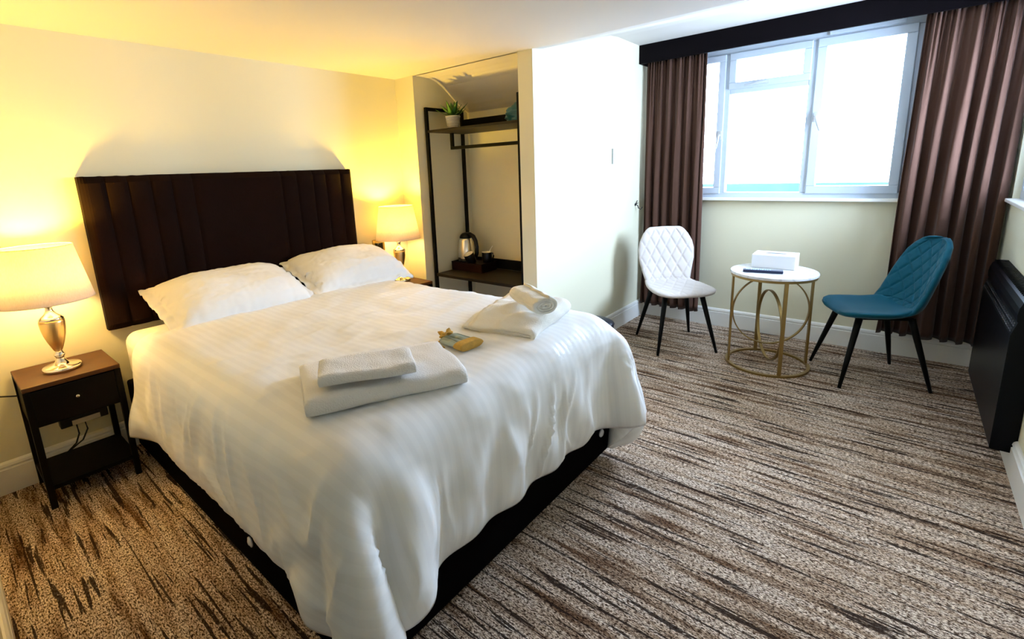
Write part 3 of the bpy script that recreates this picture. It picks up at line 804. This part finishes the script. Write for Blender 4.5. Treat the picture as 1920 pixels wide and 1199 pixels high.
lamp((0.305, 2.872, 0.57), 'gold urn table lamp with cream shade, on the left nightstand')
lamp((2.285, 2.868, 0.583), 'gold urn table lamp with cream shade, between the right pillow and the alcove', 0.97)
# plug plate
t = thing('wall_socket', 'brass wall socket with a black plug beside the right lamp', 'wall socket', (2.24, YH-0.004, 0.85))
MB().box(-0.055, 0.055, -0.006, 0.002, -0.045, 0.045).build('face_plate', M_brasspl, t, bevel=0.002)
pl = MB(); pl.box(-0.035, 0.012, -0.040, -0.006, -0.03, 0.022); pl.tube([(-0.012, -0.025, -0.03), (-0.010, -0.028, -0.07), (-0.002, -0.018, -0.13), (0.01, -0.008, -0.28)], 0.0035, 8)
pl.build('plug', M_plastic, t, bevel=0.006)

# ------------------------------------------------------------------ open wardrobe rack in the alcove
rk = thing('wardrobe_rack', 'black metal open wardrobe rack with two boards in the alcove', 'clothes rack', (2.61, 1.955, 0))
def rb(mb, x0, x1, y0, y1, z0, z1): return mb.box(x0-2.61, x1-2.61, y0-1.955, y1-1.955, z0, z1)
q = 0.024; RX0, RX1, RY0, RY1, RZ = 2.600, 3.012, 1.940, 2.840, 1.862
for x in (RX0, RX1-q):
    for y in (RY0, RY1-q):
        rb(MB(), x, x+q, y, y+q, 0.0, RZ).build('post', M_black, rk, bevel=0.002)
for y in (RY0, RY1-q):
    for z in (RZ-q, 0.06): rb(MB(), RX0+q, RX1-q, y, y+q, z, z+q).build('end_bar', M_black, rk, bevel=0.002)
rb(MB(), RX0+0.004, RX1-q+0.01, RY0+q, RY1-q, 1.676, 1.694).build('top_board', M_board, rk, bevel=0.002)
rb(MB(), RX1-q+0.011, RX1-q+0.023, RY0+q, RY1-q, 1.694, 1.790).build('back_panel', M_black, rk)
rb(MB(), RX0+0.004, RX1-q+0.01, RY0+q, RY1-q, 0.562, 0.585).build('bottom_board', M_board, rk, bevel=0.002)
rb(MB(), RX1-q+0.011, RX1-q+0.023, RY0+q, RY1-q, 0.585, 0.665).build('back_panel', M_black, rk)
hr = MB(); xr = 2.80
rb(hr, xr-0.012, xr+0.012, 2.742, 2.766, 1.574, 1.676); rb(hr, xr-0.012, xr+0.012, 1.97, 2.766, 1.550, 1.574); rb(hr, xr-0.012, xr+0.012, 1.97, 1.994, 1.574, 1.676)
hr.build('hanging_rail', M_black, rk, bevel=0.002)

# potted succulent
t = thing('potted_succulent', 'green spiky succulent in a ribbed white pot on the top board', 'plant', (2.715, 2.650, 1.6945))
MB().lathe([(0.001, 0), (0.038, 0), (0.041, 0.004), (0.050, 0.05), (0.054, 0.080), (0.056, 0.082), (0.056, 0.094), (0.052, 0.096), (0.048, 0.088), (0.001, 0.084)], 40).build('pot', M_pot, t, smooth=True)
random.seed(3); lv = MB()
for i in range(17):
    a = i*2.4; ring = i/17; el = math.radians(lerp(78, 8, ring**0.8)); ln = lerp(0.115, 0.145, random.random())
    d = Vector((math.cos(a)*math.cos(el), math.sin(a)*math.cos(el), math.sin(el))); side = Vector((-math.sin(a), math.cos(a), 0)); nn = side.cross(d).normalized()
    b0 = Vector((0, 0, 0.085)); vs = []; fs = []; n = 9
    for k in range(n+1):
        s = k/n; wd = 0.019*math.sin(math.pi*min(1, 0.22+s*0.78))**0.8*(1 if s < 1 else 0)+0.0004
        c = b0+d*ln*s+Vector((0, 0, 0.018*s*s if ring > .5 else 0)); cu = 0.006*(1-s)
        vs += [c+side*wd+nn*cu*0.6, c-nn*(cu+0.001), c-side*wd+nn*cu*0.6, c+nn*0.0012]
    for k in range(n):
        for q2 in range(4): r = (q2+1) % 4; fs.append((k*4+q2, k*4+r, k*4+4+r, k*4+4+q2))
    fs += [(0, 1, 2, 3), (n*4+3, n*4+2, n*4+1, n*4)]
    lv.add(vs, fs)
lv.build('leaves', M_leaf, t, smooth=True)

# crumpled teal bag at the far end of the top board
def bag():
    bm = bmesh.new(); bmesh.ops.create_icosphere(bm, subdivisions=4, radius=1)
    for v in bm.verts:
        p = v.co.copy(); r = 1+0.28*mnoise.noise(p*2.1+Vector((4, 0, 0)))+0.16*mnoise.noise(p*5)
        v.co = Vector((p.x*0.08*r, p.y*0.11*r, max(0, (p.z*r*0.055+0.05)+ (0.035*math.exp(-((p.x)**2+(p.y-0.3)**2)*5) if p.z > 0 else 0))))
    me = bpy.data.meshes.new('fabric_bag'); bm.to_mesh(me); bm.free()
    o = link('fabric_bag', me, M_tealbag, None, smooth=True); o.location = (2.80, 2.085, 1.6945)
    tag(o, 'crumpled teal fabric bag half hidden at the end of the top board', 'bag')
bag()

# tray, kettle, cups
t = thing('hospitality_tray', 'dark brown wooden box tray holding the kettle', 'tray', (2.875, 2.655, 0.5855))
tb = MB(); tw, td = 0.095, 0.165
tb.box(-tw, tw, -td, td, 0, 0.062)
tb.build('tray_body', M_tray, t, bevel=0.003)
tb = MB(); tb.box(-tw, tw, -td, -td+0.008, 0.062, 0.070); tb.box(-tw, tw, td-0.008, td, 0.062, 0.070); tb.box(-tw, -tw+0.008, -td, td, 0.062, 0.070); tb.box(tw-0.008, tw, -td, td, 0.062, 0.070)
tb.build('tray_rim', M_tray, t)
kt = thing('kettle', 'stainless steel electric kettle with black handle on the tray', 'kettle', (2.885, 2.742, 0.6475))
MB().lathe([(0.001, 0), (0.070, 0), (0.072, 0.006), (0.070, 0.018), (0.001, 0.018)], 40).build('kettle_base', M_plastic, kt, smooth=True)
MB().lathe([(0.001, 0.018), (0.068, 0.018), (0.070, 0.03), (0.069, 0.08), (0.064, 0.13), (0.056, 0.175), (0.050, 0.195), (0.001, 0.197)], 48).build('kettle_body', M_steel, kt, smooth=True)
MB().lathe([(0.051, 0.194), (0.050, 0.205), (0.042, 0.222), (0.028, 0.233), (0.012, 0.237), (0.001, 0.238)], 40).build('kettle_lid', M_plastic, kt, smooth=True)
hd = MB(); ya = -1
hd.sweep([(0, ya*0.010, 0.226), (0, ya*0.050, 0.226), (0, ya*0.085, 0.208), (0, ya*0.108, 0.172), (0, ya*0.118, 0.125), (0, ya*0.115, 0.075), (0, ya*0.100, 0.040), (0, ya*0.066, 0.030)],
  [(0.013*math.cos(a), 0.011*math.sin(a)) for a in np.linspace(0, 2*math.pi, 12, endpoint=False)], up=(1, 0, 0), scales=[1, 1.3, 1.5, 1.4, 1.3, 1.3, 1.2, 1])
hd.build('kettle_handle', M_plastic, kt, smooth=True)
MB().add([(0.012, 0.042, 0.198), (-0.012, 0.042, 0.198), (0, 0.078, 0.200), (0.014, 0.052, 0.165), (-0.014, 0.052, 0.165)], [(0, 1, 2), (0, 2, 3), (2, 1, 4), (0, 3, 4, 1), (2, 4, 3)]).build('kettle_spout', M_steel, kt)
MB().box(-0.073, -0.069, 0.005, 0.028, 0.030, 0.036).build('maker_badge', M_plastic, kt)
def mug(loc, rot, label):
    t = thing('mug', label, 'mug', loc, 0, 'mugs by the kettle'); t.rotation_euler = rot
    MB().lathe([(0.001, 0), (0.032, 0), (0.037, 0.004), (0.041, 0.03), (0.042, 0.082), (0.0415, 0.084)], 40, cap=False).build('mug_body', M_plastic, t, smooth=True)
    MB().lathe([(0.0415, 0.0842), (0.039, 0.082), (0.037, 0.03), (0.030, 0.010), (0.001, 0.009)], 40, cap=False).build('mug_lining', M_ceramic, t, smooth=True)
    MB().tube([(0, 0.040, 0.070), (0, 0.062, 0.066), (0, 0.070, 0.045), (0, 0.060, 0.022), (0, 0.038, 0.018)], 0.006, 8).build('mug_handle', M_plastic, t, smooth=True)
    return t
mug((2.828, 2.628, 0.6510), (0, math.radians(-24), math.radians(-20)), 'black mug tipped forward in front of the kettle')
mug((2.915, 2.545, 0.6480), (0, 0, math.radians(-100)), 'black mug with a spoon in it, right of the kettle')
sp = MB(); sp.tube([(2.905, 2.553, 0.665), (2.93, 2.525, 0.745), (2.945, 2.507, 0.782)], 0.0028, 8)
tag(sp.build('teaspoon', M_steel, None, smooth=True), 'metal teaspoon standing in the right black mug', 'spoon')

# dark case between bed and partition
def case():
    t = thing('waste_bin', 'low dark navy bin between the bed and the partition wall', 'bin', (3.02, 1.63, 0))
    MB().lathe([(0.001, 0.004), (0.115, 0.0), (0.120, 0.01), (0.140, 0.255), (0.142, 0.262), (0.134, 0.262), (0.114, 0.016), (0.001, 0.014)], 48, cap=False).build('bin_body', mat('dark_navy_plastic', (0.006, 0.010, 0.022), 0.35), t, smooth=True)
    MB().lathe([(0.001, 0.298), (0.06, 0.296), (0.11, 0.287), (0.138, 0.272), (0.144, 0.263), (0.001, 0.263)], 48, cap=False).build('bin_lid', bpy.data.materials['dark_navy_plastic'], t, smooth=True)
case()

# ------------------------------------------------------------------ pelmet and curtains
t = thing('curtain_pelmet', 'dark stained box pelmet spanning the top of the window', 'pelmet', (4.07, YB, 2.19))
PM = MB(); PM.box(0, 0.02, YR+0.002-YB, -0.002, 0.0, H2-2.19-0.001); PM.box(0.02, 0.17, -0.022, -0.002, 0.0, H2-2.19-0.001)
PM.build('pelmet_board', M_pelmet, t, bevel=0.002)
MB().box(0.072, 0.092, YR+0.01-YB, -0.03, 0.035, 0.055).build('curtain_track', M_trim, t)

def curtain(name, y_top, y_bot, zb, zt, nf, seed, x0, label, amp=0.030, mid=None):
    n, mrows = 420, 40; vs = []; rnd = random.Random(seed)
    # irregular fold spacing
    ph = [0]
    while len(ph) < 400: ph.append(ph[-1]+rnd.uniform(0.45, 1.7))
    tot = [p/ph[nf] for p in ph[:nf+1]]
    amps = [rnd.uniform(0.6, 1.25) for _ in range(nf+1)]
    A = np.zeros((n, mrows, 3))
    for i in range(n):
        s = i/(n-1)
        k = max(0, min(nf-1, int(np.searchsorted(tot, s, side='right')-1))); f = (s-tot[k])/(tot[k+1]-tot[k])
        th0 = 2*math.pi*(k+f)
        for j in range(mrows):
            v = j/(mrows-1); th = th0+2.2*nz(s*4+seed, v*1.3)*v; z = zt+(zb-zt)*v
            ya = y_top[0]+(y_bot[0]-y_top[0])*v**0.8; yb_ = y_top[1]+(y_bot[1]-y_top[1])*v
            sw = s+0.010*math.sin(3*v+k)*v
            y = ya+(yb_-ya)*sw
            a = amp*(0.35+0.65*min(1, v*2.2))*(amps[k]*(1-f)+amps[k+1]*f)
            w = math.sin(th); w = math.copysign(abs(w)**0.8, w)
            gather = 0.010*math.sin(th0*3+k)*max(0, 1-v*3)+0.012*nz(s*14+seed, v*1.2, 4)
            x = x0+a*w+gather+0.004*nz(s*6, v*5, seed)
            y += 0.008*math.sin(2*th+seed)*min(1, v*2)
            A[i, j] = (x, y, z)
    du = np.gradient(A, axis=0); dv = np.gradient(A, axis=1); N = np.cross(du, dv); N /= np.maximum(np.linalg.norm(N, axis=2, keepdims=True), 1e-9)
    return shell(name, A+N*0.0012, A-N*0.0012, M_curtain)
YT = 2.225
tag(curtain('curtain', (1.752, 1.272), (1.768, 1.262), 0.125, YT, 7, 5, 4.150, ''), 'brown velvet curtain on the left of the window, behind the pale chair', 'curtain', 'brown window curtains')
tag(curtain('curtain', (0.0, -0.484), (0.045, -0.455), 0.175, YT, 6, 11, 4.146, '', amp=0.040), 'brown velvet curtain on the right of the window, behind the teal chair', 'curtain', 'brown window curtains')

# tieback hook and switch
t = MB(); c = Vector((4.055, YB, 1.035))
t.lathe([(0.001, 0), (0.012, 0), (0.012, 0.004), (0.001, 0.005)], 20)
t.v = [(x, -z, y) for x, y, z in t.v]
t.tube([(0, -0.003, 0.0), (0, -0.022, -0.004), (0.004, -0.03, -0.03), (0.012, -0.045, -0.04), (0.018, -0.06, -0.02)], 0.004, 8)
t.tube([(0, -0.006, 0.0), (-0.002, -0.014, 0.022), (0.006, -0.018, 0.036)], 0.0035, 8); t.tube([(0.0, -0.012, 0.008), (0.012, -0.02, 0.014)], 0.004, 8)
o = t.build('tieback_hook', M_iron, None, smooth=True); o.location = c; tag(o, 'small black iron tieback hook on the partition by the curtain', 'hook')
t = thing('light_switch', 'small white switch on the pale partition wall', 'light switch', (3.645, YB, 1.45))
MB().box(-0.045, 0.045, -0.011, 0.0, -0.060, 0.060).build('switch_plate', M_whitepl, t, bevel=0.002)
MB().box(-0.047, -0.045, -0.013, 0.0, -0.058, 0.058).build('switch_side_shade', M_switchside, t)  # side shadow of the white plate, painted as a thin grey strip
MB().box(-0.02, 0.02, -0.016, -0.011, -0.025, 0.025).build('rocker', M_whitepl, t, bevel=0.002)

# ------------------------------------------------------------------ side table
TX, TY, TR, TH = 3.588, 0.61, 0.258, 0.655
t = thing('side_table', 'round white marble side table with brass ring frame', 'table', (TX, TY, 0), math.radians(28))
MB().lathe([(0.001, TH-0.018), (TR-0.002, TH-0.018), (TR, TH-0.015), (TR, TH-0.004), (TR-0.003, TH), (0.001, TH)], 96).build('table_top', M_marble, t, smooth=False)
def ring_flat(r, z0, z1, th=0.008, seg=96): return MB().lathe([(r, z0), (r, z1), (r-th, z1), (r-th, z0), (r, z0)], seg, cap=False)
ring_flat(TR-0.006, TH-0.034, TH-0.018).build('top_rim', M_brass, t)
MB().lathe([(TR-0.002, 0.0), (TR-0.002, 0.014), (TR-0.022, 0.014), (TR-0.022, 0.0), (TR-0.002, 0.0)], 96, cap=False).build('foot_ring', M_brass, t)
for k in range(4):
    a = k*math.pi/2; lg = MB().box(TR-0.020, TR-0.008, -0.011, 0.011, 0.014, TH-0.034).build('leg', M_brass, t, bevel=0.001); lg.rotation_euler = (0, 0, a)
def hoop(rad, zc, axis, wd=0.009):
    pts = []
    for a in np.linspace(0, 2*math.pi, 80, endpoint=False):
        p = (rad*math.cos(a), 0, zc+rad*math.sin(a)) if axis == 0 else (0, rad*math.cos(a), zc+rad*math.sin(a)); pts.append(p)
    prof = [(-0.0035, -wd), (0.0035, -wd), (0.0035, wd), (-0.0035, wd)]
    mb = MB(); n = len(pts); vs = []; fs = []
    c = Vector((0, 0, zc)); ax = Vector((0, 1, 0)) if axis == 0 else Vector((1, 0, 0))
    for p in pts:
        p = Vector(p); rdir = (p-c).normalized()
        for a_, b_ in prof: vs.append(p+rdir*a_+ax*b_)
    for i in range(n):
        for q2 in range(4): r = (q2+1) % 4; j = (i+1) % n; fs.append((i*4+q2, j*4+q2, j*4+r, i*4+r))
    return mb.add(vs, fs)
hoop(0.236, TH-0.034-0.236-0.004, 1).build('hoop', M_brass, t)
hoop(0.236, 0.014+0.236+0.028, 0).build('hoop', M_brass, t)

tb = thing('tissue_box', 'white rectangular tissue box cover on the marble table', 'tissue box', (3.725, 0.628, TH+0.0005), math.radians(1.5))
MB().box(-0.090, 0.090, -0.130, 0.130, 0, 0.092).build('box_cover', M_whitepl, tb, bevel=0.004)
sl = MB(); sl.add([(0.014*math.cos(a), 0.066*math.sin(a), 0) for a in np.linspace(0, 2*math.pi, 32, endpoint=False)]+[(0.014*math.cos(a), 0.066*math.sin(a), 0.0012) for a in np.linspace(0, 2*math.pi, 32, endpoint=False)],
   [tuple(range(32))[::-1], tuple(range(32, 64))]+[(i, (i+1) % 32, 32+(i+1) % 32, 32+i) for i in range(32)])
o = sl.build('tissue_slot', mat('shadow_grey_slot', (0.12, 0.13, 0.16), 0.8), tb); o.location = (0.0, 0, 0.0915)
rm = thing('remote_control', 'dark blue remote control in front of the tissue box', 'remote control', (3.49, 0.655, TH+0.0005), math.radians(12))
MB().box(-0.024, 0.024, -0.115, 0.115, 0, 0.018).build('remote_body', M_remote, rm, bevel=0.004)
for i in range(11):
    for j in range(3):
        MB().box(-0.017+j*0.013, -0.009+j*0.013, -0.045+i*0.0135, -0.036+i*0.0135, 0.018, 0.0205).build('button', M_key, rm)

# ------------------------------------------------------------------ dining chairs
def quilt(a, b, dx, dy, h):
    p, q_ = a/dx+b/dy, a/dx-b/dy
    d = min(abs(math.sin(math.pi*p)), abs(math.sin(math.pi*q_)))
    return h*(1-math.exp(-d/0.22))

def chair(kind, loc, rz, label, M):
    t = thing('dining_chair', label, 'chair', loc, rz)
    # local frame: +x forward, y across
    white = kind == 'white'
    if white:
        wv = [-1, -0.9, -0.75, -0.5, -0.1, 0.25, 0.5, 0.75, 0.9, 0.97, 1]; ww = [0.165, 0.175, 0.185, 0.200, 0.222, 0.225, 0.212, 0.182, 0.155, 0.135, 0.105]
        back_pts = [(-0.175, 0.445), (-0.205, 0.475), (-0.225, 0.53), (-0.240, 0.60), (-0.255, 0.70), (-0.272, 0.80), (-0.292, 0.885)]
        wrap = 0.035
    else:
        wv = [-1, -0.9, -0.7, -0.4, 0.0, 0.35, 0.6, 0.8, 0.92, 0.98, 1]; ww = [0.205, 0.212, 0.216, 0.214, 0.208, 0.197, 0.180, 0.150, 0.114, 0.078, 0.03]
        back_pts = [(-0.150, 0.455), (-0.190, 0.480), (-0.215, 0.53), (-0.235, 0.60), (-0.262, 0.70), (-0.292, 0.80), (-0.325, 0.89)]
        wrap = 0.095
    bp = np.array(back_pts); bl = np.r_[0, np.cumsum(np.hypot(*np.diff(bp, axis=0).T))]; bl = bl/bl[-1]
    def Sb(u, v):
        s = (v+1)/2; x = interp(s, bl, bp[:, 0]); z = interp(s, bl, bp[:, 1]); w = interp(v, wv, ww)
        f = wrap*(1-0.25*s) if white else wrap*(1.1-0.55*s)
        x += f*abs(u)**2.2; zc = z
        if not white: zc += 0
        return (x, u*w, zc)
    hgt = 0.46
    def edge(u, v): return (max(0, 1-abs(u)**7)*max(0, 1-abs(v)**(9)))**0.5
    def tb_(u, v):
        w = interp(v, wv, ww)
        q_ = quilt(u*w, (v+1)/2*hgt, 0.085, 0.150 if white else 0.11, 0.011) * edge(u, v)
        return 0.014*edge(u, v)+q_
    pad_mesh('backrest', Sb, 72, 90, lambda u, v: -0+0.022*edge(u, v)*0.6, lambda u, v: tb_(u, v), M, t) if False else None
    o = pad_mesh('backrest', lambda u, v: Sb(u, v), 72, 90, tb_, lambda u, v: 0.020*edge(u, v), M, t)
    # seat
    sw_v = [-1, -0.8, -0.4, 0.0, 0.4, 0.7, 0.88, 0.96, 1]
    sw = [0.175, 0.190, 0.212, 0.226, 0.232, 0.226, 0.202, 0.170, 0.12] if white else [0.150, 0.178, 0.212, 0.230, 0.232, 0.222, 0.192, 0.155, 0.10]
    def Ss(u, v):
        x = lerp(-0.195, 0.235, (v+1)/2); w = interp(v, sw_v, sw)
        z = 0.452-0.012*(1-v*v)*(1-u*u)+0.012*abs(u)**3*(1 if white else 1.6)
        if v > 0.6: z -= 0.07*(v-0.6)**2*1.2
        if v < -0.6: z += 0.10*(-0.6-v)**2
        if not white: z += 0.055*max(0, -v)**2*abs(u)**2
        return (x, u*w, z)
    def ts(u, v):
        w = interp(v, sw_v, sw); q_ = quilt(u*w, (v+1)/2*0.43, 0.085, 0.15, 0.006)*edge(u, v) if white else 0
        return 0.016*edge(u, v)+q_
    pad_mesh('seat', lambda u, v: Ss(-u, v), 72, 80, ts, lambda u, v: 0.026*edge(u, v), M, t)
    fr = MB(); fr.box(-0.15, 0.15, -0.14, 0.14, 0.412, 0.430); fr.build('seat_frame', M_leg, t, bevel=0.006)
    dx_, dy_ = 0.237, 0.218
    for sx in (-1, 1):
        for sy in (-1, 1):
            p0 = Vector((sx*0.135, sy*0.135, 0.425)); p1 = Vector((sx*dx_, sy*dy_, 0.0))
            pts = [p0, p0.lerp(p1, 0.2), p0.lerp(p1, 0.6), p1]
            MB().tube(pts, 0.017, 16, scales=[1.15, 1.05, 0.85, 0.55]).build('leg', M_leg, t, smooth=True)
    return t
chair('white', (3.62, 1.257, 0), math.radians(221.9), 'pale beige quilted chair with black legs in the window corner', M_white_fab)
chair('teal', (3.71, 0.067, 0), math.radians(117), 'teal velvet chair with quilted round back, right of the table', M_teal)

# ------------------------------------------------------------------ black wall heater
def heater():
    x0, x1 = 2.86, 3.86
    t = thing('wall_heater', 'long black electric wall heater under the side window', 'heater', (x0, YR+0.0015, 0.09))
    # local: x along wall, y out from wall, z up; profile of casing (y, z)
    prof = [(0.0, 0.0), (0.078, 0.0), (0.082, 0.006), (0.082, 0.525), (0.066, 0.585), (0.070, 0.590), (0.072, 0.615), (0.069, 0.645), (0.060, 0.670), (0.047, 0.684), (0.034, 0.688), (0.0, 0.688)]
    n = len(prof); vs = [(0, y, z) for y, z in prof]+[(x1-x0, y, z) for y, z in prof]
    fs = [(i, (i+1) % n, n+(i+1) % n, n+i) for i in range(n)]+[tuple(range(n)), tuple(range(2*n-1, n-1, -1))]
    mb = MB().add(vs, fs); marks = [(len(mb.f), 0)]
    for i in range(31): mb.box(0.012+i*0.032, 0.012+i*0.032+0.0035, 0.0, 0.057, 0.684, 0.6905)
    marks.append((len(mb.f), 0))
    for k in range(2):
        z = 0.543+0.024*k; y = 0.0775-0.0065*k
        for i in range(26): mb.box(0.03+i*0.037, 0.03+i*0.037+0.024, y-0.012, y+0.0005, z-0.006, z+0.006)
    for i in range(30): mb.box(0.020+i*0.032, 0.020+i*0.032+0.020, 0.002, 0.020, 0.6875, 0.6890)
    marks.append((len(mb.f), 1))
    for k in range(2):
        z = 0.536+0.024*k; y = 0.0790-0.0065*k
        for i in range(26): mb.box(0.03+i*0.037, 0.03+i*0.037+0.024, y-0.004, y+0.0012, z-0.0012, z+0.0012)  # pale metal lip along the lower edge of each louvre slot
    marks.append((len(mb.f), 2))
    o = mb.build('casing', M_rad, t)
    o.data.materials.append(mat('dark_slot', (0.001, 0.001, 0.001), 0.9)); o.data.materials.append(mat('pale_metal_lip', (0.45, 0.45, 0.5), 0.3, metal=0.8))
    st = 0
    for n_, mi in marks:
        for q2 in range(st, n_): o.data.polygons[q2].material_index = mi
        st = n_
heater()
